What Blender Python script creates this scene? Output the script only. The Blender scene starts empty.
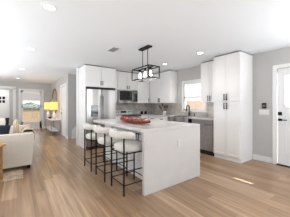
import bpy, math, random
from mathutils import Vector, Matrix
random.seed(7)
S = bpy.context.scene
PI = math.pi
# ------------------------------------------------------------ camera, world, exposure
CAMH = 1.244
cd = bpy.data.cameras.new('camera'); cam = bpy.data.objects.new('camera', cd)
S.collection.objects.link(cam); S.camera = cam
cam.location = (0, 0, CAMH); cam.rotation_euler = (PI/2, 0, -math.radians(36.07))
cd.sensor_width = 36; cd.lens = 36*176.1/290; cd.shift_y = -2.75/290; cd.clip_start = .05
S.view_settings.view_transform = 'Standard'; S.view_settings.look = 'None'
S.view_settings.gamma = 1; S.view_settings.exposure = 0.44
w = bpy.data.worlds.new('world'); S.world = w; w.use_nodes = True
wn = w.node_tree.nodes['Background']; wn.inputs[0].default_value = (.93, .97, 1, 1); wn.inputs[1].default_value = 1.6
def area(name, loc, rot, sx, sy, e, col=(1, 1, 1)):
    l = bpy.data.lights.new(name, 'AREA'); l.shape = 'RECTANGLE'; l.size = sx; l.size_y = sy
    l.energy = e; l.color = col
    o = bpy.data.objects.new(name, l); S.collection.objects.link(o); o.location = loc; o.rotation_euler = rot
    return o
# added fill lights out of view, tilted up; the walls behind them have no windows
area('fill_rear', (1.4, -2.6, 1.2), (math.radians(158), 0, 0), 5.0, 1.2, 68, (.90, .95, 1))
area('fill_right', (4.1, -1.1, 1.3), (math.radians(128), 0, PI/2), 2.4, 1.0, 78, (.90, .95, 1))
area('fill_left', (-2.2, 5.0, 1.0), (math.radians(158), 0, -PI/2), 8, 1.2, 180, (.90, .95, 1))

sl_ = bpy.data.lights.new('sun', 'SUN'); sl_.energy = 14; sl_.angle = .004; sl_.color = (1, .96, .9)
so_ = bpy.data.objects.new('sun', sl_); S.collection.objects.link(so_); so_.rotation_euler = Vector((-1.43, .32, -1.24)).to_track_quat('-Z', 'Y').to_euler()
area('fill_entry', (-1.0, 11.8, 2.40), (0, 0, 0), .3, .3, 14, (1, .98, .95))  # added light to brighten the entry; no fixture hangs there

# ------------------------------------------------------------ materials
def mat(name, col, rough=.5, metal=0, spec=None, emit=None, es=0, trans=0):
    m = bpy.data.materials.new(name); m.use_nodes = True
    b = m.node_tree.nodes['Principled BSDF']
    b.inputs['Base Color'].default_value = (*col, 1); b.inputs['Roughness'].default_value = rough
    b.inputs['Metallic'].default_value = metal
    if spec is not None: b.inputs['Specular IOR Level'].default_value = spec
    if emit: b.inputs['Emission Color'].default_value = (*emit, 1); b.inputs['Emission Strength'].default_value = es
    if trans: b.inputs['Transmission Weight'].default_value = trans
    return m
def lin(r, g, b): return tuple(((c/255)/12.92 if c/255 < .04045 else ((c/255+.055)/1.055)**2.4) for c in (r, g, b))
def N(m, t, **k):
    n = m.node_tree.nodes.new(t)
    for a, v in k.items(): setattr(n, a, v)
    return n
def L(m, a, b): m.node_tree.links.new(a, b)
def BS(m): return m.node_tree.nodes['Principled BSDF']
def math_(m, op, a, b=None):
    n = N(m, 'ShaderNodeMath', operation=op)
    for i, x in enumerate((a, b)):
        if x is None: continue
        if isinstance(x, (int, float)): n.inputs[i].default_value = x
        else: L(m, x, n.inputs[i])
    return n.outputs[0]
def noisemat(name, c1, c2, scale=20, rough=.5, bump=0, metal=0, stretch=(1, 1, 1), detail=4, lo=.35, hi=.65):
    m = mat(name, c1, rough, metal)
    tc = N(m, 'ShaderNodeTexCoord'); mp = N(m, 'ShaderNodeMapping'); mp.inputs['Scale'].default_value = stretch
    L(m, tc.outputs['Object'], mp.inputs[0])
    n = N(m, 'ShaderNodeTexNoise'); n.inputs['Scale'].default_value = scale; n.inputs['Detail'].default_value = detail
    L(m, mp.outputs[0], n.inputs['Vector'])
    r = N(m, 'ShaderNodeValToRGB'); r.color_ramp.elements[0].position = lo; r.color_ramp.elements[1].position = hi
    r.color_ramp.elements[0].color = (*c1, 1); r.color_ramp.elements[1].color = (*c2, 1)
    L(m, n.outputs['Fac'], r.inputs[0]); L(m, r.outputs[0], BS(m).inputs['Base Color'])
    if bump:
        b = N(m, 'ShaderNodeBump'); b.inputs['Strength'].default_value = bump; b.inputs['Distance'].default_value = .01
        L(m, n.outputs['Fac'], b.inputs['Height']); L(m, b.outputs[0], BS(m).inputs['Normal'])
    return m
def plank_mat():
    m = mat('oak_planks', (.4, .3, .2), .3)
    tc = N(m, 'ShaderNodeTexCoord'); sp = N(m, 'ShaderNodeSeparateXYZ'); L(m, tc.outputs['Object'], sp.inputs[0])
    W, LEN = .17, 1.6
    xr = math_(m, 'DIVIDE', sp.outputs[0], W); row = math_(m, 'FLOOR', xr)
    wr = N(m, 'ShaderNodeTexWhiteNoise', noise_dimensions='1D'); L(m, row, wr.inputs['W'])
    yy = math_(m, 'ADD', math_(m, 'DIVIDE', sp.outputs[1], LEN), wr.outputs['Value']); cell = math_(m, 'FLOOR', yy)
    cb = N(m, 'ShaderNodeCombineXYZ'); L(m, row, cb.inputs[0]); L(m, cell, cb.inputs[1])
    wc = N(m, 'ShaderNodeTexWhiteNoise', noise_dimensions='2D'); L(m, cb.outputs[0], wc.inputs['Vector'])
    r = N(m, 'ShaderNodeValToRGB'); e = r.color_ramp.elements
    e[0].position = 0; e[0].color = (*lin(148, 117, 90), 1); e[1].position = 1; e[1].color = (*lin(192, 164, 136), 1)
    k = e.new(.45); k.color = (*lin(160, 130, 102), 1); k = e.new(.82); k.color = (*lin(174, 144, 116), 1)
    L(m, wc.outputs['Value'], r.inputs[0])
    # grain stretched along the boards, shifted per board
    mp = N(m, 'ShaderNodeVectorMath', operation='MULTIPLY'); L(m, tc.outputs['Object'], mp.inputs[0]); mp.inputs[1].default_value = (11, .55, 1)
    ad = N(m, 'ShaderNodeVectorMath', operation='ADD'); L(m, mp.outputs[0], ad.inputs[0]); L(m, wc.outputs['Color'], ad.inputs[1])
    ns = N(m, 'ShaderNodeTexNoise'); ns.inputs['Scale'].default_value = 2.2; ns.inputs['Detail'].default_value = 5
    L(m, ad.outputs[0], ns.inputs['Vector'])
    r2 = N(m, 'ShaderNodeValToRGB'); r2.color_ramp.elements[0].position = .3; r2.color_ramp.elements[1].position = .7
    r2.color_ramp.elements[0].color = (.68, .65, .61, 1); r2.color_ramp.elements[1].color = (1.22, 1.2, 1.17, 1)
    L(m, ns.outputs['Fac'], r2.inputs[0])
    mx = N(m, 'ShaderNodeMix', data_type='RGBA', blend_type='MULTIPLY'); mx.inputs[0].default_value = 1
    L(m, r.outputs[0], mx.inputs[6]); L(m, r2.outputs[0], mx.inputs[7])
    # seams
    fx = math_(m, 'FRACT', xr); fy = math_(m, 'FRACT', yy)
    sx = math_(m, 'LESS_THAN', fx, .022); sy = math_(m, 'LESS_THAN', fy, .0025); sm = math_(m, 'MAXIMUM', sx, sy)
    m2 = N(m, 'ShaderNodeMix', data_type='RGBA', blend_type='MULTIPLY'); L(m, math_(m, 'MULTIPLY', sm, .55), m2.inputs[0])
    L(m, mx.outputs[2], m2.inputs[6]); m2.inputs[7].default_value = (.35, .28, .22, 1)
    L(m, m2.outputs[2], BS(m).inputs['Base Color'])
    return m
M = {}
M['floor'] = plank_mat()
M['wall'] = mat('grey_wall_paint', lin(197, 195, 193), .8)
M['ceil'] = mat('white_ceiling_paint', lin(236, 241, 245), .9)
M['trim'] = mat('white_trim_paint', lin(238, 238, 238), .4)
M['cab'] = mat('white_cabinet_paint', lin(243, 242, 241), .35)
M['quartz'] = noisemat('white_quartz', lin(208, 204, 201), lin(204, 200, 197), 5, .15, detail=8)
M['splash'] = noisemat('grey_marble_tile', lin(184, 175, 166), lin(216, 209, 202), 5, .25, detail=8, stretch=(1, 1, 1.6))
M['black'] = mat('matt_black_metal', lin(24, 24, 25), .6, 0, spec=.25)
M['blackglass'] = mat('black_glass', lin(14, 15, 17), .08)
M['steel'] = noisemat('brushed_steel', lin(196, 193, 190), lin(138, 135, 132), 1.2, .34, detail=0, metal=1, stretch=(5, 5, .1))  # broad vertical bands put reflections into the steel colour
M['darksteel'] = noisemat('dark_steel', lin(156, 152, 150), lin(140, 137, 135), 30, .42, metal=.6, stretch=(1, 8, .3))
M['shadow_filler'] = mat('grey_shadow_strip', lin(120, 118, 116), .8)
M['plate'] = mat('pale_grey_plastic', lin(206, 203, 200), .4)
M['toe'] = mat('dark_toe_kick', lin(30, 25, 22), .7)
M['boucle'] = noisemat('white_boucle', lin(232, 228, 221), lin(208, 203, 195), 90, .95, bump=.5)
M['sofa'] = noisemat('cream_upholstery', lin(222, 214, 202), lin(208, 199, 186), 60, .95, bump=.15)
M['throw'] = noisemat('beige_knit_throw', lin(226, 208, 184), lin(196, 174, 148), 45, .95, bump=.6)
M['navy'] = noisemat('navy_cushion_cloth', lin(34, 40, 58), lin(24, 28, 42), 50, .9)
M['oak'] = noisemat('honey_oak', lin(196, 150, 96), lin(172, 124, 74), 12, .5, stretch=(1, 8, 1))
M['rug'] = noisemat('cream_brown_rug', lin(214, 196, 172), lin(176, 146, 116), 9, .95, bump=.3)
M['fringe'] = mat('cream_fringe', lin(226, 216, 200), .95)
M['gold'] = mat('brushed_gold', lin(176, 150, 98), .3, 1)
M['mirror'] = mat('mirror_glass', (.9, .9, .9), .02, 1)
M['glass'] = mat('clear_glass', (1, 1, 1), .02, trans=1); BS(M['glass']).inputs['IOR'].default_value = 1.1
def pane_mat(name, tint):
    m = bpy.data.materials.new(name); m.use_nodes = True; nt = m.node_tree; nt.nodes.clear()
    o = nt.nodes.new('ShaderNodeOutputMaterial'); t = nt.nodes.new('ShaderNodeBsdfTransparent'); t.inputs[0].default_value = (*tint, 1)
    g = nt.nodes.new('ShaderNodeBsdfGlossy'); g.inputs['Roughness'].default_value = .05
    x = nt.nodes.new('ShaderNodeMixShader'); x.inputs[0].default_value = .06
    nt.links.new(t.outputs[0], x.inputs[1]); nt.links.new(g.outputs[0], x.inputs[2]); nt.links.new(x.outputs[0], o.inputs[0]); return m
M['pane'] = pane_mat('window_pane', (.97, .98, .98))
def blind_mat():
    m = bpy.data.materials.new('translucent_white_blind'); m.use_nodes = True; nt = m.node_tree; nt.nodes.clear()
    o = nt.nodes.new('ShaderNodeOutputMaterial'); t = nt.nodes.new('ShaderNodeBsdfTranslucent'); t.inputs[0].default_value = (.9, .9, .9, 1)
    g = nt.nodes.new('ShaderNodeBsdfDiffuse'); g.inputs[0].default_value = (.85, .85, .85, 1)
    x = nt.nodes.new('ShaderNodeMixShader'); x.inputs[0].default_value = .4
    nt.links.new(t.outputs[0], x.inputs[1]); nt.links.new(g.outputs[0], x.inputs[2]); nt.links.new(x.outputs[0], o.inputs[0]); return m
M['blind'] = blind_mat()
M['shade'] = mat('glowing_linen_shade', lin(235, 200, 130), .8, emit=lin(255, 196, 92), es=.75)
M['bulb'] = mat('glowing_frosted_glass', (.9, .9, .9), .3, emit=(1, .97, .92), es=.7)
M['lamp'] = mat('lit_downlight_lens', (1, 1, 1), .4, emit=(1, .98, .95), es=3)
M['lampwhite'] = mat('white_lamp_metal', lin(236, 236, 236), .4)
M['vent'] = mat('grey_vent_metal', lin(150, 150, 150), .5, .3)
M['wood'] = noisemat('reddish_carved_wood', lin(150, 72, 34), lin(112, 48, 22), 10, .45, stretch=(1, 4, 1))
M['red'] = noisemat('red_vegetable_skin', lin(176, 50, 32), lin(140, 30, 22), 12, .3)
M['orange'] = noisemat('orange_fruit_skin', lin(176, 82, 40), lin(146, 58, 28), 12, .45)
M['brick'] = None
m = mat('peach_brick', lin(214, 150, 124), .9); b_ = N(m, 'ShaderNodeTexBrick'); tc = N(m, 'ShaderNodeTexCoord')
mp = N(m, 'ShaderNodeMapping'); mp.inputs['Rotation'].default_value = (PI/2, 0, PI/2); L(m, tc.outputs['Object'], mp.inputs[0]); L(m, mp.outputs[0], b_.inputs['Vector'])
b_.inputs['Color1'].default_value = (*lin(222, 160, 132), 1); b_.inputs['Color2'].default_value = (*lin(206, 140, 114), 1)
b_.inputs['Mortar'].default_value = (*lin(220, 190, 172), 1); b_.inputs['Scale'].default_value = 4
L(m, b_.outputs[0], BS(m).inputs['Base Color']); M['brick'] = m
M['siding'] = mat('white_siding', lin(235, 238, 240), .7)
M['hedge'] = noisemat('dark_hedge_leaves', lin(58, 84, 60), lin(34, 52, 44), 14, .8, bump=.8)
M['patio'] = mat('pale_patio', lin(186, 176, 160), .9)
M['masonry'] = mat('beige_render', lin(138, 122, 102), .9)
M['fence'] = mat('dark_fence_paint', lin(52, 50, 50), .7)
M['bristle'] = mat('dark_brown_wood', lin(78, 48, 34), .5)
M['crock'] = mat('white_ceramic', lin(235, 234, 230), .25)
M['carpet'] = noisemat('grey_stair_carpet', lin(150, 148, 146), lin(128, 126, 124), 60, .95)
M['teal'] = mat('blue_green_cooktop_glass', lin(16, 34, 42), .25, spec=.15)

# ------------------------------------------------------------ mesh helpers
class MB:
    def __init__(s): s.v = []; s.f = []; s.sm = []
    def add(s, vs, fs, smooth=False, T=None):
        o = len(s.v)
        for p in vs:
            p = Vector(p); s.v.append(tuple(T @ p) if T else tuple(p))
        for f in fs: s.f.append([i+o for i in f]); s.sm.append(smooth)
        return s
    def box(s, x0, x1, y0, y1, z0, z1, b=0, T=None):
        x0, x1 = sorted((x0, x1)); y0, y1 = sorted((y0, y1)); z0, z1 = sorted((z0, z1))
        b = min(b, (x1-x0)*.45, (y1-y0)*.45, (z1-z0)*.45)
        if b <= 0:
            v = [(x, y, z) for z in (z0, z1) for y in (y0, y1) for x in (x0, x1)]
            return s.add(v, [(0, 2, 3, 1), (4, 5, 7, 6), (0, 1, 5, 4), (2, 6, 7, 3), (0, 4, 6, 2), (1, 3, 7, 5)], T=T)
        import itertools
        v = []; idx = {}
        X = (x0, x1); Y = (y0, y1); Z = (z0, z1)
        for i, j, k in itertools.product((0, 1), repeat=3):
            dx = b*(1-2*i); dy = b*(1-2*j); dz = b*(1-2*k)
            idx[(i, j, k, 'x')] = len(v); v.append((X[i], Y[j]+dy, Z[k]+dz))
            idx[(i, j, k, 'y')] = len(v); v.append((X[i]+dx, Y[j], Z[k]+dz))
            idx[(i, j, k, 'z')] = len(v); v.append((X[i]+dx, Y[j]+dy, Z[k]))
        f = []
        for i in (0, 1):
            f.append([idx[(i, 0, 0, 'x')], idx[(i, 1, 0, 'x')], idx[(i, 1, 1, 'x')], idx[(i, 0, 1, 'x')]])
            f.append([idx[(0, i, 0, 'y')], idx[(1, i, 0, 'y')], idx[(1, i, 1, 'y')], idx[(0, i, 1, 'y')]])
            f.append([idx[(0, 0, i, 'z')], idx[(1, 0, i, 'z')], idx[(1, 1, i, 'z')], idx[(0, 1, i, 'z')]])
            for j in (0, 1):
                f.append([idx[(i, j, 0, 'x')], idx[(i, j, 1, 'x')], idx[(i, j, 1, 'y')], idx[(i, j, 0, 'y')]])
                f.append([idx[(i, 0, j, 'x')], idx[(i, 1, j, 'x')], idx[(i, 1, j, 'z')], idx[(i, 0, j, 'z')]])
                f.append([idx[(0, i, j, 'y')], idx[(1, i, j, 'y')], idx[(1, i, j, 'z')], idx[(0, i, j, 'z')]])
        for i, j, k in itertools.product((0, 1), repeat=3):
            f.append([idx[(i, j, k, a)] for a in 'xyz'])
        return s.add(v, f, T=T)
    def tube(s, pts, r, n=10, close=False, T=None):
        pts = [Vector(p) for p in pts]; k = len(pts); rs = r if isinstance(r, (list, tuple)) else [r]*k
        vs = []; up = None
        for i, p in enumerate(pts):
            a = pts[(i-1) % k] if (i or close) else p; b = pts[(i+1) % k] if (i < k-1 or close) else p
            t = (b-a).normalized()
            if up is None:
                up = Vector((0, 0, 1)) if abs(t.z) < .9 else Vector((1, 0, 0))
            x = t.cross(up).normalized(); up = x.cross(t).normalized()
            for q in range(n):
                an = 2*PI*q/n; vs.append(p+x*math.cos(an)*rs[i]+up*math.sin(an)*rs[i])
        fs = []
        for i in range(k if close else k-1):
            a = i*n; b = ((i+1) % k)*n
            for q in range(n): fs.append((a+q, a+(q+1) % n, b+(q+1) % n, b+q))
        if not close: fs.append(tuple(range(n))[::-1]); fs.append(tuple(range((k-1)*n, k*n)))
        return s.add(vs, fs, True, T)
    def lathe(s, prof, n=28, c=(0, 0), T=None, sx=1, sy=1, cap=True):
        vs = []; fs = []
        for r, z in prof:
            for q in range(n):
                a = 2*PI*q/n; vs.append((c[0]+r*sx*math.cos(a), c[1]+r*sy*math.sin(a), z))
        for i in range(len(prof)-1):
            for q in range(n): fs.append((i*n+q, i*n+(q+1) % n, (i+1)*n+(q+1) % n, (i+1)*n+q))
        if cap and prof[0][0] > 1e-4: fs.append(tuple(range(n))[::-1])
        if cap and prof[-1][0] > 1e-4: fs.append(tuple(range((len(prof)-1)*n, len(prof)*n)))
        return s.add(vs, fs, True, T)
    def prism(s, poly, y0, y1, T=None):   # poly in x,z
        n = len(poly); vs = [(x, y0, z) for x, z in poly]+[(x, y1, z) for x, z in poly]
        fs = [tuple(range(n)), tuple(range(n, 2*n))[::-1]]+[(i, (i+1) % n, n+(i+1) % n, n+i) for i in range(n)]
        return s.add(vs, fs, T=T)
    def build(s, name, m, parent=None, sub=0, loc=None):
        me = bpy.data.meshes.new(name); me.from_pydata(s.v, [], s.f)
        me.polygons.foreach_set('use_smooth', s.sm); me.validate(); me.update()
        import bmesh
        bm = bmesh.new(); bm.from_mesh(me); bmesh.ops.remove_doubles(bm, verts=bm.verts, dist=1e-6)
        bmesh.ops.recalc_face_normals(bm, faces=bm.faces); bm.to_mesh(me); bm.free()
        me.materials.append(m)
        o = bpy.data.objects.new(name, me); S.collection.objects.link(o)
        if parent: o.parent = parent
        if loc: o.location = loc
        if sub:
            md = o.modifiers.new('sub', 'SUBSURF'); md.levels = sub; md.render_levels = sub
            for p in me.polygons: p.use_smooth = True
        elif any(s.sm):
            try:
                md = o.modifiers.new('es', 'EDGE_SPLIT'); md.split_angle = math.radians(40)
            except Exception: pass
        return o
def tag(o, label, cat=None, group=None, kind=None):
    if label: o['label'] = label
    if cat: o['category'] = cat
    if group: o['group'] = group
    if kind: o['kind'] = kind
    return o
def thing(name, label, cat, loc=(0, 0, 0), rz=0, group=None):
    o = bpy.data.objects.new(name, None); S.collection.objects.link(o); o.empty_display_size = .1
    o.location = loc; o.rotation_euler = (0, 0, rz); return tag(o, label, cat, group)
def struct(name, mb, m, label=None, parent=None):
    o = mb.build(name, m, parent)
    if not parent: o['kind'] = 'structure'
    if label: o['label'] = label
    return o
def sroot(name, label):
    o = bpy.data.objects.new(name, None); S.collection.objects.link(o); o['kind'] = 'structure'; o['label'] = label; return o
def dup(root, loc, rz=None, label=None):
    r = root.copy(); S.collection.objects.link(r); r.location = loc
    if rz is not None: r.rotation_euler = (0, 0, rz)
    if label: r['label'] = label
    for ch in list(root.children):
        c = ch.copy(); S.collection.objects.link(c); c.parent = r
        for g in ch.children:
            d = g.copy(); S.collection.objects.link(d); d.parent = c
    return r
def box(*a, b=0): return MB().box(*a, b=b)

# ------------------------------------------------------------ setting
XB, ZC, YA, XC, YF = 4.455, 2.44, 5.70, 1.54, 11.05
struct('floor', box(-3.6, 5.0, -3.2, 13.4, -.06, 0), M['floor'], 'light brown oak plank floor')
struct('ceiling', box(-3.6, 5.0, -3.2, 13.4, ZC, ZC+.1), M['ceil'], 'flat white ceiling')
WY0, WY1, WZ0, WZ1 = 3.12, 3.95, 1.09, 1.99       # kitchen window opening
DY0, DY1, DZ = .46, 1.37, 2.03                    # side door opening
w_ = MB()
w_.box(XB, XB+.14, -3.2, DY0, 0, ZC).box(XB, XB+.14, DY0, DY1, DZ, ZC).box(XB, XB+.14, DY1, WY0, 0, ZC)
w_.box(XB, XB+.14, WY0, WY1, 0, WZ0).box(XB, XB+.14, WY0, WY1, WZ1, ZC).box(XB, XB+.14, WY1, YA+.14, 0, ZC)
struct('wall_right', w_, M['wall'], 'grey wall holding the kitchen window and the white side door')
struct('wall_kitchen', box(XC+.12, XB, YA, YA+.12, 0, ZC), M['wall'], 'grey wall behind the fridge and the range')
struct('wall_stair', box(XC+.12, XB+.1, 6.98, 7.1, 0, ZC), M['wall'], 'grey wall on the far side of the stair opening')
CY0, CY1, CZ = 7.28, 8.25, 2.03
w_ = MB()
w_.box(XC, XC+.12, 6.98, CY0, 0, ZC).box(XC, XC+.12, CY0, CY1, CZ, ZC).box(XC, XC+.12, CY1, YF+.14, 0, ZC)
struct('wall_hall', w_, M['wall'], 'grey wall of the living room with the round mirror')
# far wall with glazed door and cased opening to the entry
GX0, GX1, GZ = .17, 1.10, 2.03
w_ = MB()
w_.box(-3.6, -.15, YF, YF+.14, 2.12, ZC).box(-.15, GX0, YF, YF+.14, 0, ZC).box(GX0, GX1, YF, YF+.14, GZ, ZC).box(GX1, XC, YF, YF+.14, 0, ZC)
struct('wall_far', w_, M['wall'], 'grey far wall with a white framed glass door')
struct('wall_entry', box(-3.6, GX0-.14, 12.55, 12.69, 0, ZC), M['wall'], 'grey entry wall with a white front door')
struct('wall_entry_side', box(GX0-.18, GX0-.06, YF+.14, 12.69, 0, ZC), M['wall'], 'grey side wall of the entry')
struct('wall_rear', box(-3.6, XB+.14, -3.34, -3.2, 0, ZC), M['wall'], 'grey wall behind the camera')
struct('wall_left', box(-3.74, -3.6, -3.34, 13.4, 0, ZC), M['wall'], 'grey wall left of the living room')
# skirting
struct('baseboard_right', box(XB-.015, XB, DY1+.09, 1.835, 0, .12, b=.004), M['trim'], 'white baseboard between side door and tall cabinet')
bb = MB().box(XC-.015, XC, 8.2, YF, 0, .12, b=.004).box(XC-.015, XC, 6.98, CY0-.09, 0, .12, b=.004)
struct('baseboard_hall', bb, M['trim'], 'white baseboard under the mirror wall')
struct('baseboard_far', box(GX1+.1, XC, YF-.015, YF, 0, .12), M['trim'], 'white baseboard on the far wall')
# cased opening trim (far left)
t_ = MB().box(-3.6, -.04, YF-.02, YF+.16, 2.09, 2.21).box(-.15, -.04, YF-.02, YF+.16, 0, 2.12)
struct('trim_1', t_, M['trim'], 'white casing around the opening to the entry')
# stair opening: skirt board, steps
sk = MB().prism([(1.68, 0), (1.68, .32), (1.76, .40), (3.9, 2.2), (3.9, 1.7), (1.95, .2), (1.95, 0)], 6.94, 6.98)
struct('trim_2', sk, M['trim'], 'white skirt board climbing beside the stairs')
st = thing('staircase', 'carpeted stairs with white risers rising behind the fridge wall', 'stairs', (1.9, 6.4, 0))
for i in range(6):
    box(i*.27, 2.4, -.56, .53, i*.19, i*.19+.17).build('riser', M['trim'], st)
    box(i*.27-.02, i*.27+.3, -.56, .53, i*.19+.17, i*.19+.2, b=.01).build('tread', M['carpet'], st)
struct('trim_3', MB().box(XC, XC+.14, YA, YA+.14, 0, ZC), M['trim'], 'white corner trim at the start of the stair opening')
struct('baseboard_stair', box(XC+.125, 1.86, 6.965, 6.98, 0, .12), M['trim'], 'white baseboard beside the stairs')

def casing(mb, fixed, a0, a1, z1, w=.09, th=.022, axis='x', side=-1, z0=0, sill=False):
    def B(p0, p1, q0, q1):
        lo, hi = (fixed-th, fixed) if side < 0 else (fixed, fixed+th)
        if axis == 'x': mb.box(lo, hi, p0, p1, q0, q1, b=.004)
        else: mb.box(p0, p1, lo, hi, q0, q1, b=.004)
    B(a0-w, a0, z0, z1); B(a1, a1+w, z0, z1); B(a0-w, a1+w, z1, z1+w)
    if sill: B(a0-w-.02, a1+w+.02, z0-.04, z0)
    return mb
# side door (wall_right)
d = sroot('door_1', 'white side door with a small window and black hardware')
casing(MB(), XB, DY0, DY1, DZ, .075).build('casing', M['trim'], d)
x0, x1 = XB+.02, XB+.065
lf = MB()
LY = ((.575, .89), (.925, 1.24)); LZ0, LZ1 = 1.22, 1.90
a, b2, c, e = DY0+.01, DY1-.012, .02, DZ-.01
lf.box(x0, x1, LY[1][1], b2, c, e).box(x0, x1, a, LY[0][0], c, e).box(x0, x1, LY[0][0], LY[1][1], c, LZ0).box(x0, x1, LY[0][0], LY[1][1], LZ1, e)
lf.box(x0, x1, LY[0][1], LY[1][0], LZ0, LZ1)
leaf = lf.build('door_leaf', M['trim'], d)
mo = MB()
for (p, q) in ((.58, .885), (.93, 1.235)):
    for (yy0, yy1, zz0, zz1) in ((p, q, .25, .27), (p, q, 1.01, 1.03), (p, p+.02, .25, 1.03), (q-.02, q, .25, 1.03)):
        mo.box(x0-.006, x0, yy0, yy1, zz0, zz1)
mo.build('moulding', M['trim'], d)
for k, (p, q) in enumerate(LY):
    fr = MB()
    for (p_, q_, r, s2) in ((p-.012, q+.012, LZ0-.02, LZ0), (p-.012, q+.012, LZ1, LZ1+.02), (p-.012, p, LZ0, LZ1), (q, q+.012, LZ0, LZ1)):
        fr.box(x0-.006, x1, p_, q_, r, s2)
    fr.build('lite_frame', M['trim'], d)
    box(x0+.008, x0+.012, p, q, LZ0, LZ1).build('pane', M['pane'], d)
    # white blind between the panes; the one nearer the handle stops short of the sill
    box(x0+.001, x0+.004, p+.001, q-.001, LZ0+(.045 if k else 0), LZ1).build('blind', M['blind'], d)
hd = MB().box(x0-.02, x0, 1.285, 1.355, .925, .975, b=.006); hd.tube([(x0-.02, 1.32, .95), (x0-.05, 1.32, .95)], .012)
hd.box(x0-.06, x0-.045, 1.19, 1.335, .94, .96, b=.004); hd.build('handle', M['black'], d)
db = MB().box(x0-.022, x0, 1.285, 1.355, 1.045, 1.115, b=.008); db.build('deadbolt', M['black'], d)
th = MB().box(XB-.03, XB+.14, DY0, DY1, -.001, .02); th.build('threshold', M['toe'], d)
# hall door (wall_hall)
d = sroot('door_2', 'white closed door with black knob beside the mirror')
casing(MB(), XC, CY0, CY1, CZ, .09).build('casing', M['trim'], d)
lf = MB().box(XC+.02, XC+.06, CY0, CY1, .01, CZ)
for z0_, z1_ in ((.2, .9), (1.05, 1.85)):
    for y0_, y1_ in ((CY0+.1, CY0+.37), (CY0+.43, CY1-.1)): lf.box(XC+.012, XC+.02, y0_, y1_, z0_, z1_, b=.006)
lf.build('door_leaf', M['trim'], d)
MB().lathe([(0, 0), (.028, .004), (.03, .02), (.012, .03), (.012, .05), (0, .052)][::-1], 14, T=Matrix.Translation((XC+.02, CY1-.08, .93)) @ Matrix.Rotation(-PI/2, 4, 'Y')).build('knob', M['black'], d)
# glass door far wall
d = sroot('door_3', 'white framed glass door on the far wall')
casing(MB(), YF, GX0, GX1, GZ, .09, axis='y').build('casing', M['trim'], d)
lf = MB(); y0, y1 = YF+.02, YF+.07
lf.box(GX0, GX0+.09, y0, y1, .02, GZ).box(GX1-.09, GX1, y0, y1, .02, GZ).box(GX0, GX1, y0, y1, GZ-.09, GZ).box(GX0, GX1, y0, y1, .02, .40)
lf.box(GX0, GX1, y0, y1, 1.16, 1.24)
lf.build('door_leaf', M['trim'], d)
box(GX0+.09, GX1-.09, y0+.02, y0+.03, .40, GZ-.09).build('pane', M['pane'], d)
box(GX0+.07, GX1-.07, YF-.012, YF+.012, 1.50, 1.93, b=.01).build('roller_blind', M['trim'], d)
# front door in the entry
d = sroot('door_4', 'white front door with four dark lites in the entry')
casing(MB(), 12.55, -1.42, -.42, 2.04, .09, axis='y').build('casing', M['trim'], d)
box(-1.42, -.42, 12.52, 12.549, .01, 2.04).build('door_leaf', M['trim'], d)
for xx in (-.80, -.64):
    for zz in (1.40, 1.60): box(xx, xx+.11, 12.505, 12.52, zz, zz+.15).build('pane', M['blackglass'], d)
# kitchen window
d = sroot('window_1', 'white framed kitchen window above the sink')
casing(MB(), XB, WY0, WY1, WZ1, .06, z0=WZ0, sill=True).build('window_frame', M['trim'], d)
sa = MB(); x0, x1 = XB+.03, XB+.07
for p, q, r, s2 in ((WY0, WY0+.04, WZ0, WZ1), (WY1-.04, WY1, WZ0, WZ1), (WY0, WY1, WZ0, WZ0+.05), (WY0, WY1, WZ1-.04, WZ1), (WY0, WY1, 1.49, 1.53)):
    sa.box(x0, x1, p, q, r, s2)
sa.build('sash', M['trim'], d)
box(x0+.015, x0+.022, WY0+.04, WY1-.04, WZ0+.05, WZ1-.04).build('pane', M['pane'], d)
bl = MB().box(XB+.0, XB+.05, WY0+.01, WY1-.01, WZ1-.05, WZ1)
for i in range(6): bl.box(XB+.002, XB+.028, WY0+.012, WY1-.012, WZ1-.075-i*.028, WZ1-.072-i*.028)
bl.build('blind', M['trim'], d)

# ------------------------------------------------------------ outdoors seen through the glass
nb = thing('neighbouring_house', 'peach brick house with white siding outside the kitchen window', 'house', (8.2, 6.4, 0))
box(0, .3, -3.2, 3.4, -.3, 1.52).build('brick_wall', M['brick'], nb)
sd = MB()
for i in range(10): sd.box(-.02-.015*(i % 2), .3, -3.2, 3.4, 1.54+i*.16, 1.69+i*.16)
sd.build('siding', M['siding'], nb)
MB().prism([(-.6, 3.2), (-.6, 3.28), (2.4, 4.4), (2.4, 4.3)], -3.4, 3.6).build('roof', M['fence'], nb)
tag(box(4.6, 20, -6, 14, -.32, -.3).build('side_yard', M['patio']), None, kind='structure')
tag(box(-2, 8, 12.75, 26, -.12, -.06).build('patio_ground', M['patio']), None, kind='structure')
hg = MB()
for i in range(60):
    x = -1+random.random()*5; z = .5+random.random()*.85; y = 17.6+random.random()*.8; r = .25+random.random()*.2
    hg.lathe([(0, -r), (r*.7, -r*.7), (r, 0), (r*.7, r*.7), (0, r)], 9, T=Matrix.Translation((x, y, z)))
hg.box(-1.2, 4.3, 17.8, 18.3, -.06, 1.2)
tag(hg.build('hedge', M['hedge']), 'dark green hedge outside the glass door', 'hedge')
gw = thing('garden_wall', 'low beige garden wall with dark coping outside the glass door', 'wall', (1.5, 16.4, -.06))
box(-2.8, 2.8, -.1, .1, 0, 1.0).build('masonry', M['masonry'], gw)
box(-2.82, 2.82, -.14, .14, 1.0, 1.09).build('coping', M['fence'], gw)

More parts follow.
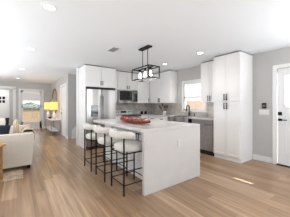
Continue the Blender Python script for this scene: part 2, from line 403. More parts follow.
# ------------------------------------------------------------ cabinets
def handle(parent, x, z, L_=.14, vertical=True, y=-.02):
    m_ = MB(); r = .009
    if vertical:
        m_.tube([(x, y-.032, z-L_/2), (x, y-.032, z+L_/2)], r, 8)
        for q in (-1, 1): m_.tube([(x, y, z+q*L_*.36), (x, y-.032, z+q*L_*.36)], r*.8, 8)
    else:
        m_.tube([(x-L_/2, y-.032, z), (x+L_/2, y-.032, z)], r, 8)
        for q in (-1, 1): m_.tube([(x+q*L_*.36, y, z), (x+q*L_*.36, y-.032, z)], r*.8, 8)
    return m_.build('handle', M['black'], parent)
def door(parent, x0, x1, z0, z1, hx=None, hz=None, name='door', horiz=False, hl=.14, m_='cab'):
    g = .003; x0 += g; x1 -= g; z0 += g; z1 -= g; s = .055; y0, y1 = -.02, 0
    q = MB().box(x0, x0+s, y0, y1, z0, z1, b=.002).box(x1-s, x1, y0, y1, z0, z1, b=.002)
    q.box(x0+s, x1-s, y0, y1, z0, z0+s, b=.002).box(x0+s, x1-s, y0, y1, z1-s, z1, b=.002)
    q.box(x0+s, x1-s, y0+.008, y1, z0+s, z1-s)
    dd = q.build(name, M[m_], parent)
    if hx is not None: handle(dd, hx, hz, hl, not horiz)
    return dd
def carcass(parent, w, dp, z0, z1, toe=0, gap=.002):
    q = MB().box(0, w, gap, dp, z0+toe, z1, b=.002)
    q.build('body', M['cab'], parent)
    if toe: box(.0, w, .05, dp, 0, toe).build('toe_kick', M['cab'], parent)
RB = -PI/2
T = 2.41
# fridge surround, wall A
f = thing('fridge_cabinet', 'white tall cabinet surround enclosing the steel fridge with doors above', 'cabinet', (1.572, 5.058, 0))
W = .972; D = YA-5.058-.002
q = MB().box(0, .022, 0, D, 0, T).box(W-.022, W, 0, D, 0, T)
q.build('side_panel', M['cab'], f)
box(.022, W-.022, .002, D, 1.80, T).build('body', M['cab'], f)
door(f, .022, W/2, 1.83, T-.01, W/2-.03, 1.92, hl=.12); door(f, W/2, W-.022, 1.83, T-.01, W/2+.03, 1.92, hl=.12)
# refrigerator
r = thing('refrigerator', 'stainless steel side by side fridge with black water dispenser', 'refrigerator', (1.60, 5.02, 0))
FW = .912
box(0, FW, .05, .66, .03, 1.755, b=.006).build('body', M['toe'], r)
box(.0, FW, .0, .05, 1.735, 1.76).build('hinge_cover', M['toe'], r)
split = .45
ld = box(.004, split-.004, -.02, .045, .06, 1.73, b=.012).build('door', M['steel'], r)
rd = box(split+.004, FW-.004, -.02, .045, .06, 1.73, b=.012).build('door', M['steel'], r)
for dd, hx in ((ld, split-.04), (rd, split+.04)):
    MB().tube([(hx, -.02, .45), (hx, -.065, .5), (hx, -.07, 1.0), (hx, -.065, 1.5), (hx, -.02, 1.55)], .013, 10).build('handle', M['steel'], dd)
dp = box(.12, .34, -.024, -.018, .93, 1.26, b=.002).build('water_dispenser', M['blackglass'], ld)
tag(dp, 'black dispenser panel with grey tray')
box(.14, .32, -.034, -.024, 1.17, 1.23, b=.003).build('touch_panel', M['darksteel'], ld); box(.14, .32, -.05, -.024, .94, .965, b=.003).build('drip_tray', M['darksteel'], ld)
for p in (.06, FW-.06): MB().lathe([(.025, 0), (.025, .03)], 12, c=(p, .2)).build('foot', M['black'], r)
# uppers on wall A
yU = 5.346; DU = YA-yU-.002
c_ = thing('wall_cabinet', 'short white wall cabinet above the microwave', 'cabinet', (2.548, yU, 0))
box(0, .98, .002, DU, 1.79, T, b=.002).build('body', M['cab'], c_)
door(c_, .2, .59, 1.79, T, .55, 1.88, hl=.11); door(c_, .59, .98, 1.79, T, .63, 1.88, hl=.11)
box(0, .2, .0, DU, 1.34, 1.79).build('side_filler', M['cab'], c_)
c_ = thing('wall_cabinet', 'white single door wall cabinet between microwave and corner', 'cabinet', (3.53, yU, 0))
box(0, .59, .002, DU, 1.34, T, b=.002).build('body', M['cab'], c_)
door(c_, 0, .565, 1.34, T, .50, 1.46)
# microwave
mw = thing('microwave', 'stainless steel microwave mounted under short cabinet above range', 'microwave', (2.75, 5.27, 1.335))
box(0, .76, .03, .42, 0, .44, b=.004).build('body', M['toe'], mw)
dr = box(0, .58, 0, .028, .05, .44, b=.004).build('door', M['steel'], mw)
box(.03, .525, -.003, .004, .085, .415).build('window', M['blackglass'], dr)
MB().tube([(.55, 0, .08), (.55, -.04, .1), (.55, -.04, .39), (.55, 0, .41)], .010, 8).build('handle', M['steel'], dr)
cp = box(.584, .76, 0, .028, .05, .44, b=.004).build('control_panel', M['blackglass'], mw)
MB().box(.61, .735, -.003, .002, .35, .41).build('display', M['darksteel'], cp)
box(0, .76, 0, .028, 0, .046, b=.004).build('vent_grille', M['steel'], mw)
# range
rg = thing('range_oven', 'stainless steel range with dark glass cooktop and knobs', 'oven', (2.752, 5.03, 0))
box(0, .758, .03, .64, .05, .90).build('body', M['darksteel'], rg)
ct = box(0, .758, .0, .60, .90, .925, b=.004).build('cooktop', M['teal'], rg)
for p, q_, rr in ((.2, .17, .09), (.55, .17, .07), (.2, .43, .07), (.55, .43, .09)):
    MB().tube([(p+rr*math.cos(t*PI/10), q_+rr*math.sin(t*PI/10), .9255) for t in range(20)], .002, 6, close=True).build('burner_ring', M['darksteel'], ct)
bp = box(0, .758, .60, .65, .90, 1.075, b=.006).build('back_panel', M['lampwhite'], rg)
tag(bp, 'pale steel back panel with black display')
for p in (.08, .17, .60, .69): MB().tube([(p, .60, 1.02), (p, .575, 1.02)], .02, 12).build('knob', M['black'], bp)
box(.27, .50, .594, .602, .99, 1.05).build('display', M['blackglass'], bp)
od = box(0, .758, 0, .03, .22, .88, b=.006).build('oven_door', M['steel'], rg)
box(.1, .66, -.003, .003, .36, .68).build('window', M['blackglass'], od)
MB().tube([(.05, 0, .8), (.05, -.045, .8), (.708, -.045, .8), (.708, 0, .8)], .011, 8).build('handle', M['steel'], od)
dw = box(0, .758, 0, .03, .05, .21, b=.006).build('drawer', M['steel'], rg)
# base cabinets + counter, wall A
b_ = thing('base_cabinet', 'white base cabinet filling the corner right of the range', 'cabinet', (3.515, 5.09, 0))
carcass(b_, .32, .60, 0, .888, .1); door(b_, 0, .32, .12, .70, .05, .62); door(b_, 0, .32, .71, .88, .16, .80, name='drawer', horiz=True)
b_ = thing('base_cabinet', 'narrow white filler cabinet between fridge surround and range', 'cabinet', (2.548, 5.09, 0))
carcass(b_, .2, .60, 0, .888, .1); door(b_, 0, .2, .12, .88, .16, .78)
tag(box(2.547, 2.748, 5.06, YA-.012, .89, .93, b=.003).build('countertop', M['quartz']), 'small white quartz countertop piece left of the range', 'countertop')
# base cabinets wall B (facing -X)
XF = 3.87; DB = XB-XF-.012
def baseB(y_left, w_, label, toe=True):
    o = thing('base_cabinet', label, 'cabinet', (XF, y_left, 0), RB)
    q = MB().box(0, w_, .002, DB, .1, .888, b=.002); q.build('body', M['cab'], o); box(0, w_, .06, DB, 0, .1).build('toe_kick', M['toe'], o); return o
o = baseB(5.06, .97, 'white base cabinet in the corner run left of the sink')
for k in range(2): door(o, k*.485, k*.485+.485, .12, .70, .44 if k == 0 else .53, .62); door(o, k*.485, k*.485+.485, .71, .88, k*.485+.242, .8, name='drawer', horiz=True)
o = thing('base_cabinet', 'white sink base cabinet under the steel apron sink', 'cabinet', (XF, 4.085, 0), RB)
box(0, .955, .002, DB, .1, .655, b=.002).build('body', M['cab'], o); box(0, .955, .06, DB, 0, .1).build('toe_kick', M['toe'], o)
door(o, 0, .477, .12, .65, .44, .57); door(o, .477, .955, .12, .65, .515, .57)
# dishwasher
dw = thing('dishwasher', 'dark stainless steel dishwasher beside the tall pantry cabinet', 'dishwasher', (XF, 3.125, 0), RB)
box(0, .63, .03, DB, .1, .885).build('body', M['toe'], dw)
fd = box(.003, .627, -.02, .028, .12, .80, b=.004).build('door', M['darksteel'], dw)
box(.003, .627, -.02, .028, .805, .885, b=.004).build('control_panel', M['darksteel'], dw)
MB().tube([(.04, -.02, .775), (.04, -.055, .775), (.59, -.055, .775), (.59, -.02, .775)], .013, 8).build('handle', M['steel'], fd)
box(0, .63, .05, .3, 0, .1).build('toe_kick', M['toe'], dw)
# counter B with sink cutout (L shape)
ctp = MB(); cx0, cx1 = XF-.035, XB-.012; z0, z1 = .89, .93
SY0, SY1, SX1 = 3.22, 4.0, 4.27
ctp.box(cx0, cx1, 2.492, SY0, z0, z1, b=.003).box(SX1, cx1, SY0, SY1, z0, z1).box(cx0, cx1, SY1, YA-.012, z0, z1, b=.003).box(3.512, cx0, 5.06, YA-.012, z0, z1, b=.003)
tag(ctp.build('countertop', M['quartz']), 'white quartz countertop running under the window into the corner', 'countertop')
sk = thing('apron_sink', 'stainless steel apron front sink under the window', 'sink', (XF-.045, 4.0, .66), RB)
sw = .78; sdp = SX1-(XF-.045); q = MB()
q.box(0, sw, 0, .02, 0, .262, b=.004).box(0, sw, sdp-.012, sdp, 0, .262).box(0, .012, 0, sdp, 0, .262).box(sw-.012, sw, 0, sdp, 0, .262)
q.build('apron', M['steel'], sk); box(0, sw, 0, sdp, 0, .012).build('bowl_floor', M['darksteel'], sk)
MB().lathe([(.04, .012), (.04, .016), (0, .016)], 16, c=(sw/2, sdp/2)).build('drain', M['steel'], sk)
# faucet
fa = thing('kitchen_faucet', 'black gooseneck faucet standing behind the sink', 'faucet', (4.36, 3.64, .93), RB)
MB().lathe([(.028, 0), (.028, .015), (.03, .02), (.026, .09), (.019, .10)], 16).build('base', M['black'], fa)
MB().tube([(0, 0, .06), (0, 0, .27)]+[(.0, -.06+.06*math.cos(t), .27+.06*math.sin(t)) for t in [PI*i/8 for i in range(1, 8)]]+[(0, -.12, .27), (0, -.12, .24)], .019, 10).build('spout', M['black'], fa)
MB().tube([(0, -.12, .25), (0, -.12, .15)], [.022, .026], 12).build('spray_head', M['black'], fa)
MB().tube([(.018, 0, .055), (.075, -.01, .085)], .007, 8).build('lever', M['black'], fa)
so = thing('soap_dispenser', 'short black soap pump beside the faucet base', 'soap dispenser', (4.37, 3.44, .93), RB)
MB().lathe([(.02, 0), (.02, .01), (.012, .015), (.010, .07)], 14).build('base', M['black'], so)
MB().tube([(0, 0, .065), (0, 0, .085), (0, -.07, .08)], .006, 8).build('spout', M['black'], so)
# backsplash
tag(box(2.546, XB-.001, YA-.010, YA-.001, .932, 1.338).build('wall_tile', M['splash']), 'grey marble backsplash behind the range', 'backsplash')
q = MB().box(XB-.010, XB-.001, 2.474, WY0-.062, .932, 1.338).box(XB-.010, XB-.001, WY0-.09, WY1+.09, .932, WZ0-.045).box(XB-.010, XB-.001, WY1+.062, YA-.012, .932, 1.338)
tag(q.build('wall_tile', M['splash']), 'grey marble backsplash around the kitchen window', 'backsplash')
# uppers wall B
XU = 4.115; DU = XB-XU-.002
o = thing('wall_cabinet', 'white double door wall cabinet left of the kitchen window', 'cabinet', (XU, yU-.003, 0), RB)
w_ = yU-.003-4.22
box(0, w_, .002, DU, 1.34, T, b=.002).build('body', M['cab'], o)
hw = .04
door(o, hw, (w_+hw)/2, 1.34, T, (w_+hw)/2-.03, 1.44); door(o, (w_+hw)/2, w_, 1.34, T, (w_+hw)/2+.03, 1.44)
o = thing('wall_cabinet', 'white double door wall cabinet between window and tall pantry', 'cabinet', (XU, 3.02, 0), RB)
box(0, .54, .002, DU, 1.34, T, b=.002).build('body', M['cab'], o)
door(o, 0, .27, 1.34, T, .242, 1.44); door(o, .27, .54, 1.34, T, .298, 1.44)
# pantry
o = thing('pantry_cabinet', 'tall white four door pantry cabinet nearest the side door', 'cabinet', (3.875, 2.475, 0), RB)
w_ = 2.475-1.845; DP = XB-3.875-.002
box(0, w_, .002, DP, .09, T, b=.002).build('body', M['cab'], o); box(0, w_, .02, DP, 0, .09).build('toe_kick', M['cab'], o)
for (a, b2, z0, z1, hx, hz) in ((0, w_/2, .1, 1.330, w_/2-.03, 1.24), (w_/2, w_, .1, 1.330, w_/2+.03, 1.24), (0, w_/2, 1.350, T, w_/2-.03, 1.44), (w_/2, w_, 1.350, T, w_/2+.03, 1.44)):
    door(o, a, b2, z0, z1, hx, hz, hl=.15)
def shadow_filler(p, w_, y0=.03, dp=.06): box(.01, w_-.01, y0, dp, 2.41, 2.4395).build('shadow_filler_strip', M['shadow_filler'], p)  # recessed filler, its grey painting in the shadow line above the cabinets
shadow_filler(f, .972)
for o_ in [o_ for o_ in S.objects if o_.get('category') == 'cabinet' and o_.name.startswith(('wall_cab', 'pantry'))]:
    bx = [c for c in o_.children if c.name.startswith('body')][0]; shadow_filler(o_, max(v.co.x for v in bx.data.vertices), .02, .05)
# ------------------------------------------------------------ island
IX0, IX1, IY0, IY1 = 1.414, 2.64, 1.958, 3.93
isl = thing('island_cabinet', 'white island base cabinet with doors facing the stools', 'cabinet', (1.70, IY1-.005, 0), RB)
w_ = IY1-.005-(IY0+.052)
box(0, w_, .002, IX1-.02-1.70, .0, .868, b=.002).build('body', M['cab'], isl)
n = 4; step = w_/n
for k in range(n):
    a = k*step; hx = a+step-.03 if k % 2 == 0 else a+.03
    door(isl, a, a+step, .1, .86, hx, .71, hl=.15)
top = thing('island_countertop', 'white quartz waterfall countertop of the kitchen island', 'countertop', (0, 0, 0))
box(IX0, IX1, IY0, IY1+.03, .87, .92, b=.003).build('top', M['quartz'], top)
box(IX0, IX1, IY0, IY0+.05, 0, .869, b=.003).build('waterfall_panel', M['quartz'], top)
ou = thing('power_outlet', 'white outlet plate on the island waterfall end panel', 'outlet', (2.10, IY0-.001, .645))
box(-.036, .036, -.006, 0, -.06, .06, b=.002).build('cover_plate', M['plate'], ou)
for z_ in (-.028, .028): box(-.016, .016, -.008, -.006, z_-.014, z_+.014, b=.001).build('socket', M['plate'], ou)

# ------------------------------------------------------------ stools
def cushion_pill(mb, cx, cy, cz, r, a0, a1, hz, th, n=18, m_=12):
    rings = []
    for i in range(n+1):
        t = i/n; an = a0+(a1-a0)*t; e = min(1, math.sqrt(max(0, 1-(abs(2*t-1))**8)))*1+.0
        e = max(e, .05)
        ring = []
        for k in range(m_):
            p = 2*PI*k/m_; c, s = math.cos(p), math.sin(p)
            u = math.copysign(abs(c)**.75, c)*th*e; v = math.copysign(abs(s)**.75, s)*hz*e
            ring.append((cx+(r+u)*math.cos(an), cy+(r+u)*math.sin(an), cz+v))
        rings.append(ring)
    vs = [p for r_ in rings for p in r_]; fs = []
    for i in range(n):
        for k in range(m_): fs.append((i*m_+k, i*m_+(k+1) % m_, (i+1)*m_+(k+1) % m_, (i+1)*m_+k))
    fs.append(tuple(range(m_))[::-1]); fs.append(tuple(range(n*m_, (n+1)*m_)))
    return mb.add(vs, fs, True)
def make_stool(label):
    # local: back towards -X, seat centre at origin
    s = thing('bar_stool', label, 'stool', group='bar stools along the island')
    MB().lathe([(0, .582), (.20, .584), (.236, .60), (.247, .633), (.237, .667), (.20, .681), (.1, .686), (0, .688)], 32).build('seat', M['boucle'], s)
    bk = MB(); cushion_pill(bk, 0, 0, .838, .283, math.radians(106), math.radians(254), .050, .034)
    bk.build('backrest', M['boucle'], s)
    for sx, sy, top_ in ((-1, -1, .82), (-1, 1, .82), (1, -1, .585), (1, 1, .585)):
        x = -.215 if sx < 0 else .2; y = sy*.195
        xt = -.215 if sx < 0 else .15; yt = sy*.195 if sx < 0 else sy*.15
        lg = MB().tube([(x, y, 0), (xt if sx < 0 else x, yt if sx < 0 else y, top_)], .0125, 10).build('leg', M['black'], s)
    fr = MB(); z = .575
    fr.tube([(-.215, -.195, z), (.2, -.195, z), (.2, .195, z), (-.215, .195, z)], .009, 8, close=True)
    fr.build('seat_frame', M['black'], s)
    for z in (.14,):
        MB().tube([(-.215, -.195, z), (.2, -.195, z), (.2, .195, z), (-.215, .195, z)], .008, 8, close=True).build('footrest', M['black'], s)
    MB().tube([(-.215, -.195, .33), (.2, -.195, .33)], .008, 8).build('stretcher', M['black'], s)
    MB().tube([(-.215, .195, .33), (.2, .195, .33)], .008, 8).build('stretcher', M['black'], s)
    return s
s0 = make_stool('white boucle stool with black legs, nearest the island waterfall end'); s0.location = (1.405, 2.32, 0)
dup(s0, (1.375, 2.90, 0), 0, 'white boucle stool with black legs, middle one of the island row')
dup(s0, (1.35, 3.475, 0), 0, 'white boucle stool with black legs, farthest along the island')

# ------------------------------------------------------------ things on counters
tr = thing('serving_tray', 'long reddish carved wooden tray on the island', 'tray', (1.745, 2.75, .921), math.radians(4))
tp = []
vs = []; fs = []; nn = 25; seg = 9
for i in range(nn):
    t = -1+2*i/(nn-1); wd = .105*(1-abs(t)**3.2)**.6+.004; zb = .03*abs(t)**4
    for k in range(seg):
        q_ = -1+2*k/(seg-1); vs.append((q_*wd, t*.45, zb+.008+.05*abs(q_)**3))
base = len(vs)
for i in range(nn):
    t = -1+2*i/(nn-1); wd = .105*(1-abs(t)**3.2)**.6+.004; zb = .03*abs(t)**4
    for k in range(seg):
        q_ = -1+2*k/(seg-1); vs.append((q_*wd*.9, t*.44, zb+.016+.045*abs(q_)**3))
for i in range(nn-1):
    for k in range(seg-1):
        a = i*seg+k; fs.append((a, a+1, a+seg+1, a+seg)); fs.append((base+a, base+a+seg, base+a+seg+1, base+a+1))
    for k in (0, seg-1):
        a = i*seg+k; fs.append((a, a+seg, base+a+seg, base+a))
for i in (0, nn-1):
    for k in range(seg-1): a = i*seg+k; fs.append((a, a+1, base+a+1, base+a))
MB().add(vs, fs, True).build('tray_body', M['wood'], tr)
MB().tube([(0, -.44, .045), (0, -.475, .065)], [.012, .007], 8).build('handle', M['wood'], tr)
MB().tube([(0, .44, .045), (0, .475, .065)], [.012, .007], 8).build('handle', M['wood'], tr)
def produce(name, mtl, r, sz):
    q = MB(); q.lathe([(0, -.9*r), (.55*r, -.85*r), (.95*r, -.35*r), (r, .15*r), (.8*r, .7*r), (.4*r, .9*r), (.12*r, .78*r), (0, .74*r)], 16)
    return q
spots = [(-.03, .33, 'r'), (.035, .30, 'r'), (0, .22, 'r'), (-.04, .14, 'r'), (.04, .13, 'o'), (0, .05, 'r'), (-.04, -.03, 'r'), (.04, -.04, 'r'), (0, -.12, 'o'), (-.035, -.2, 'o'), (.04, -.21, 'o'), (0, -.29, 'o')]
red0 = org0 = None
ca, sa_ = math.cos(math.radians(4)), math.sin(math.radians(4))
lab = {0: 'at the far tip of the tray', 1: 'second from the far tip of the tray'}
for i, (x, y, k) in enumerate(spots):
    X = 1.745+x*ca-y*sa_; Y = 2.75+x*sa_+y*ca; Z = .921+.024+.9*.031
    if k == 'r':
        if red0 is None:
            red0 = thing('tomato', 'red tomato heaped on the far half of the wooden tray', 'tomato', group='red tomatoes on the wooden tray')
            produce('', None, .031, 1).build('flesh', M['red'], red0)
            MB().tube([(0, 0, .022), (.003, 0, .034)], .003, 6).build('stem', M['hedge'], red0); o = red0
        else: o = dup(red0, (0, 0, 0), 0)
    else:
        if org0 is None:
            org0 = thing('tangerine', 'orange tangerine lying on the near half of the wooden tray', 'tangerine', group='orange tangerines on the wooden tray')
            produce('', None, .031, 1).build('peel', M['orange'], org0)
            MB().tube([(0, 0, .022), (0, 0, .027)], .004, 6).build('stem', M['hedge'], org0); o = org0
        else: o = dup(org0, (0, 0, 0), 0)
    o.location = (X, Y, Z+.03*abs(y/.45)**4+.012); o.rotation_euler = (random.uniform(-.4, .4), random.uniform(-.4, .4), random.random()*6)
# canisters near corner
def canister(label, loc):
    c_ = thing('black_canister', label, 'canister', loc, group=None)
    MB().lathe([(.045, 0), (.05, .01), (.05, .085), (.046, .09)], 20).build('jar', M['black'], c_)
    MB().lathe([(.048, .09), (.048, .105), (.012, .11), (.012, .125), (0, .127)], 20).build('lid', M['black'], c_); return c_
canister('small black lidded canister near the range, left of its pair', (3.80, 5.42, .93))
canister('small black lidded canister nearer the corner, right of its pair', (3.96, 5.40, .93))
cr = thing('utensil_crock', 'white ceramic crock holding dark wooden utensils', 'crock', (4.22, 4.62, .93))
MB().lathe([(.055, 0), (.062, .01), (.064, .13), (.058, .13), (.055, .02), (0, .018)], 24).build('pot', M['crock'], cr)
for i, (dx, dy, kind) in enumerate(((-.10, .10, 0), (-.03, .05, 1), (.05, .0, 0), (.02, -.09, 1), (-.05, -.05, 0), (.0, .16, 1))):
    u = thing('cooking_utensil', ['dark wooden spoon leaning furthest left in the crock', 'dark wooden spatula standing tall in the crock', 'dark wooden spoon leaning to the back of the crock', 'dark spatula leaning right in the crock', 'dark wooden spoon leaning forward in the crock', 'dark spatula leaning far out to the left of the crock'][i], 'utensil', (4.22+dx*.28, 4.62+dy*.28, .952))
    h = [.30, .38, .32, .29, .28, .24][i]; tx, ty = dx*.95, dy*.95
    MB().tube([(0, 0, 0), (tx*.8, ty*.8, h*.78)], .007, 8).build('handle', M['bristle'], u)
    Tm = Matrix.Translation((tx, ty, h*.9))
    if kind == 0: MB().lathe([(0, -.05), (.018, -.035), (.028, 0), (.02, .03), (0, .042)], 12, T=Tm, sx=.4).build('spoon_bowl', M['bristle'], u)
    else: MB().box(-.006, .006, -.028, .028, -.05, .045, b=.004, T=Tm).build('blade', M['bristle'], u)

# ------------------------------------------------------------ wall fittings
th = thing('thermostat', 'black square thermostat above the switch plate', 'thermostat', (XB-.001, 1.605, 1.245), RB)
box(-.045, .045, -.022, 0, -.06, .06, b=.008).build('case', M['black'], th); box(-.035, .035, -.0235, -.022, -.02, .045).build('display', M['blackglass'], th)
sp = thing('switch_plate', 'white switch plate under the thermostat by the side door', 'light switch', (XB-.001, 1.61, 1.10), RB)
box(-.10, .10, -.007, 0, -.06, .06, b=.003).build('cover_plate', M['trim'], sp)
for p in (-.06, 0, .06): box(p-.017, p+.017, -.011, -.007, -.033, .033, b=.002).build('rocker', M['lampwhite'], sp)
hs = thing('wall_outlet', 'white outlet on the backsplash right of the window', 'outlet', (XB-.011, 2.80, 1.14), RB)
box(-.036, .036, -.006, 0, -.06, .06, b=.002).build('cover_plate', M['trim'], hs)
for z_ in (-.028, .028): box(-.016, .016, -.008, -.006, z_-.014, z_+.014).build('socket', M['lampwhite'], hs)
# ceiling: downlights, vent
def downlight(label, loc, e):
    o = thing('ceiling_downlight', label, 'ceiling light', loc, group='recessed ceiling lights')
    MB().lathe([(.062, -.004), (.066, -.008), (.09, -.006), (.095, 0), (.062, -.0005)], 28, cap=False).build('trim_ring', M['lampwhite'], o)
    MB().lathe([(0, -.003), (.062, -.003), (.062, -.001), (0, -.001)], 24).build('lens', M['lamp'], o)
    l = bpy.data.lights.new('downlight', 'SPOT'); l.energy = e; l.spot_size = math.radians(150); l.spot_blend = .8; l.shadow_soft_size = .07; l.color = (1, .98, .96)
    lo = bpy.data.objects.new('downlight_lamp', l); S.collection.objects.link(lo); lo.parent = o; lo.location = (0, 0, -.02)
    return o
for lab_, p in (('round recessed ceiling light nearest the camera, upper left', (.32, 2.41, ZC)), ('round recessed ceiling light second in the living room row', (.24, 4.41, ZC)),
                ('round recessed ceiling light third in the living room row', (.13, 7.0, ZC)), ('small round recessed ceiling light farthest, by the entry', (.05, 9.5, ZC)),
                ('round recessed ceiling light in front of the pantry', (3.36, 2.49, ZC)), ('round recessed ceiling light in front of the corner wall cabinets', (3.43, 3.74, ZC))):
    downlight(lab_, p, (20 if p[1] > 3 else 4) if p[0] > 1 else 4)
v = thing('ceiling_vent', 'grey slatted air vent in the ceiling above the island', 'vent', (1.65, 3.40, ZC-.001))
fr = MB().box(-.09, .09, -.17, -.15, -.012, 0).box(-.09, .09, .15, .17, -.012, 0).box(-.09, -.07, -.15, .15, -.012, 0).box(.07, .09, -.15, .15, -.012, 0)
fr.build('frame', M['lampwhite'], v)
box(-.07, .07, -.15, .15, -.003, 0).build('backing', M['fence'], v)
for i in range(7):
    x = -.06+i*.02; MB().box(-.009, .009, -.15, .15, -.001, .001, T=Matrix.Translation((x, 0, -.008)) @ Matrix.Rotation(.6, 4, 'Y')).build('slat', M['vent'], v)

# ------------------------------------------------------------ chandelier
ch = thing('linear_chandelier', 'black rectangular cage chandelier with glass shades over the island', 'chandelier', (2.13, 2.92, ZC))
ch_hx, ch_hy = .13, .295
for y_ in (-.18, 0, .18):
    l_ = bpy.data.lights.new('bulb_light', 'POINT'); l_.energy = 12; l_.shadow_soft_size = .04; l_.color = (1, .97, .93)
    o_ = bpy.data.objects.new('bulb_light', l_); S.collection.objects.link(o_); o_.parent = ch; o_.location = (0, y_, -.60)
box(-.055, .055, -.17, .17, -.03, 0, b=.004).build('canopy', M['black'], ch)
for y in (-.085, .085): MB().tube([(0, y, -.03), (0, y, -.43)], .007, 8).build('rod', M['black'], ch)
t = .009; z1, z0 = -.43, -.655; cg = MB()
for sx in (-1, 1):
    for z in (z0, z1): cg.box(sx*ch_hx-t, sx*ch_hx+t, -ch_hy, ch_hy, z-t, z+t)
    for sy in (-1, 1): cg.box(sx*ch_hx-t, sx*ch_hx+t, sy*ch_hy-t, sy*ch_hy+t, z0, z1)
for sy in (-1, 1):
    for z in (z0, z1): cg.box(-ch_hx, ch_hx, sy*ch_hy-t, sy*ch_hy+t, z-t, z+t)
cg.build('cage', M['black'], ch)
box(-.012, .012, -ch_hy, ch_hy, z1-.01, z1+.01).build('bar', M['black'], ch)
for y in (-.18, 0, .18):
    MB().lathe([(.0, z1-.0), (.022, z1-.005), (.022, z1-.05), (0, z1-.052)], 14, c=(0, y)).build('socket', M['black'], ch)
    MB().lathe([(.022, z1-.045), (.045, z1-.06), (.048, z1-.18), (.045, z1-.18), (.042, z1-.063), (.02, z1-.05)], 22, c=(0, y), cap=False).build('glass_shade', M['glass'], ch)
    MB().lathe([(0, z1-.052), (.012, z1-.055), (.03, z1-.09), (.034, z1-.12), (.02, z1-.15), (0, z1-.155)], 16, c=(0, y)).build('bulb', M['bulb'], ch)

# ------------------------------------------------------------ living room
sf = thing('sofa', 'cream upholstered sofa seen from its end with black feet', 'sofa', (-.7, 4.15, .011))
q = MB().prism([(0, .07), (.945, .07), (.985, .665), (.975, .678), (0, .678)], 0, .22); q.build('armrest', M['sofa'], sf)
box(-.0, .95, 1.9, 2.12, .07, .675, b=.02).build('armrest', M['sofa'], sf)
q = MB().prism([(.79, .07), (.943, .07), (.983, .66), (.965, .685), (.83, .685), (.80, .66)], 0.222, 1.898); q.build('back', M['sofa'], sf)
box(0, .788, .222, 1.898, .07, .30, b=.01).build('base', M['sofa'], sf)
for k in range(2): box(-.02, .785, .225+k*.837, .225+(k+1)*.837-.01, .302, .46, b=.04).build('seat_cushion', M['sofa'], sf)
for x in (.04, .86):
    for y in (.04, 2.02): box(x, x+.06, y, y+.06, 0, .07).build('foot', M['black'], sf)
def pillow(name, label, m, loc, sz, rot, cat='cushion'):
    n_ = 12; vs = []; fs = []
    for side in (1, -1):
        for i in range(n_+1):
            for j in range(n_+1):
                u = -1+2*i/n_; v_ = -1+2*j/n_
                h = (1-u**4)**.5*(1-v_**4)**.5
                pin = 1-.06*(1-abs(u)*abs(v_))*((abs(u) > .99)+(abs(v_) > .99))
                vs.append((u*sz[0]/2*pin, side*sz[2]/2*h, v_*sz[1]/2*pin))
    K = (n_+1)**2
    for i in range(n_):
        for j in range(n_):
            a = i*(n_+1)+j; fs.append((a, a+1, a+n_+2, a+n_+1)); fs.append((K+a, K+a+n_+1, K+a+n_+2, K+a+1))
    o = MB().add(vs, fs, True).build(name, m); o.location = loc; o.rotation_euler = rot
    return tag(o, label, cat)
pillow('sofa_cushion', 'navy blue cushion leaning inside the sofa arm', M['navy'], (-.32, 4.56, .70), (.42, .34, .13), (math.radians(-12), math.radians(8), .15))
pm = mat('black_white_pattern_cloth', (.8, .8, .8), .9)
wv = N(pm, 'ShaderNodeTexWave'); wv.inputs['Scale'].default_value = 1.6; wv.inputs['Distortion'].default_value = 6; tcn = N(pm, 'ShaderNodeTexCoord'); L(pm, tcn.outputs['Object'], wv.inputs[0])
rp = N(pm, 'ShaderNodeValToRGB'); rp.color_ramp.interpolation = 'CONSTANT'; rp.color_ramp.elements[0].color = (*lin(30, 28, 28), 1); rp.color_ramp.elements[1].color = (*lin(225, 218, 205), 1); rp.color_ramp.elements[1].position = .45
L(pm, wv.outputs['Fac'], rp.inputs[0]); L(pm, rp.outputs[0], BS(pm).inputs['Base Color'])
pillow('sofa_cushion', 'black and cream patterned cushion behind the navy one', pm, (-.36, 4.95, .76), (.46, .44, .12), (math.radians(-10), 0, .1))
# knitted throw draped over the sofa back
vs = []; fs = []; NX, NY = 26, 26
path = [(.990, .52), (.998, .60), (.995, .66), (.955, .722), (.89, .735), (.825, .728), (.79, .67), (.785, .56)]
for j in range(NY+1):
    y = .26+j*(1.0/NY)
    for i, (px_, pz_) in enumerate(path):
        wob = .008*math.sin(y*40+i)+.012; vs.append((px_+(wob if px_ > .9 else -wob*.4 if px_ < .8 else 0), y, pz_+(wob if .7 <= pz_ else 0)))
n_ = len(path)
for j in range(NY):
    for i in range(n_-1): a = j*n_+i; fs.append((a, a+1, a+n_+1, a+n_))
o = MB().add([(x-.7, y+4.15, z) for x, y, z in vs], fs, True).build('knit_throw', M['throw']); md = o.modifiers.new('s', 'SOLIDIFY'); md.thickness = .012; md.offset = 1
tag(o, 'beige knitted throw draped over the sofa back', 'blanket')
pillow('sofa_cushion', 'beige knitted cushion peeking up behind the sofa arm', M['throw'], (-.01, 4.86, .715), (.42, .44, .11), (0, 0, PI/2))

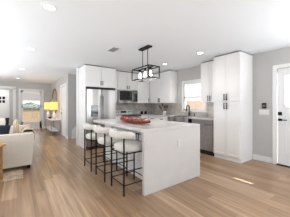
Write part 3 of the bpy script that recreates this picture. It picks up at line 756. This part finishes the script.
tb = thing('side_table', 'round oak side table with slatted drum base beside the sofa', 'table', (-.45, 3.82, .011))
MB().lathe([(0, .56), (.29, .56), (.30, .568), (.30, .582), (.294, .59), (0, .59)], 48).build('tabletop', M['oak'], tb)
sl = MB()
MB().lathe([(.2, .0), (.262, .0), (.262, .028), (.2, .028), (.2, 0)], 40, cap=False).build('base_ring', M['oak'], tb)
for i in range(26):
    a = 2*PI*i/26
    MB().box(-.008, .008, -.009, .009, .028, .56, T=Matrix.Rotation(a, 4, 'Z') @ Matrix.Translation((.25, 0, 0))).build('slat', M['oak'], tb)
rgm = MB().box(-2.8, .09, 3.75, 6.6, 0.0005, .010)
rg = rgm.build('area_rug', M['rug']); tag(rg, 'cream and brown fringed rug under the sofa and side table', 'rug')
fr = MB()
for i in range(120):
    x = -2.78+i*.024; fr.box(x, x+.012, 3.68+random.random()*.02, 3.752, .001, .006)
o = fr.build('fringe', M['fringe'], rg); o['kind'] = 'stuff'

# console with two lamps, mirror
cs = thing('console_table', 'slim white console table under the round mirror', 'table', (1.33, 9.05, 0))
box(-.19, .19, -.85, .85, .63, .66, b=.004).build('tabletop', M['trim'], cs)
for sx in (-1, 1):
    for sy in (-1, 1): MB().tube([(sx*.17, sy*.82, 0), (sx*.17, sy*.82, .63)], .013, 8).build('leg', M['gold'], cs)
box(-.15, .15, -.75, .75, .16, .18).build('shelf', M['trim'], cs)
def lamp(label, loc):
    l = thing('table_lamp', label, 'lamp', loc)
    MB().lathe([(.07, 0), (.07, .012), (.02, .02), (.05, .07), (.075, .15), (.06, .24), (.018, .30), (.01, .36), (.01, .46)], 24).build('base', M['glass'] if False else M['crock'], l)
    MB().lathe([(.165, .42), (.15, .74), (.147, .74), (.162, .42)], 30, cap=False).build('lamp_shade', M['shade'], l)
    p = bpy.data.lights.new('bulb', 'POINT'); p.energy = 2.5; p.color = (1, .75, .42); p.shadow_soft_size = .05
    po = bpy.data.objects.new('lamp_bulb', p); S.collection.objects.link(po); po.parent = l; po.location = (0, 0, .58)
    return l
lamp('table lamp with glowing yellow shade on the console, nearer one', (1.30, 8.45, .66))
lamp('table lamp with glowing yellow shade on the console, farther one', (1.20, 9.45, .66))
bw = thing('decorative_bowl', 'small dark bowl between the lamps on the console', 'bowl', (1.22, 9.0, .66))
MB().lathe([(.03, 0), (.06, .02), (.09, .07), (.085, .07), (.05, .025), (0, .02)], 20).build('bowl_body', M['toe'], bw)
mr = thing('wall_mirror', 'tall oval gold framed mirror above the console', 'mirror', (XC-.002, 9.75, 1.47), RB)
ry, rz_ = .62, .62
MB().tube([(ry*math.cos(t_*PI/24), -.02, rz_*math.sin(t_*PI/24)) for t_ in range(48)], .022, 8, close=True).build('frame', M['gold'], mr)
ms = [(0, -.012, 0)]+[(ry*math.cos(t_*PI/24), -.012, rz_*math.sin(t_*PI/24)) for t_ in range(48)]
MB().add(ms, [(0, 1+i, 1+(i+1) % 48) for i in range(48)]).build('mirror_glass', M['mirror'], mr)
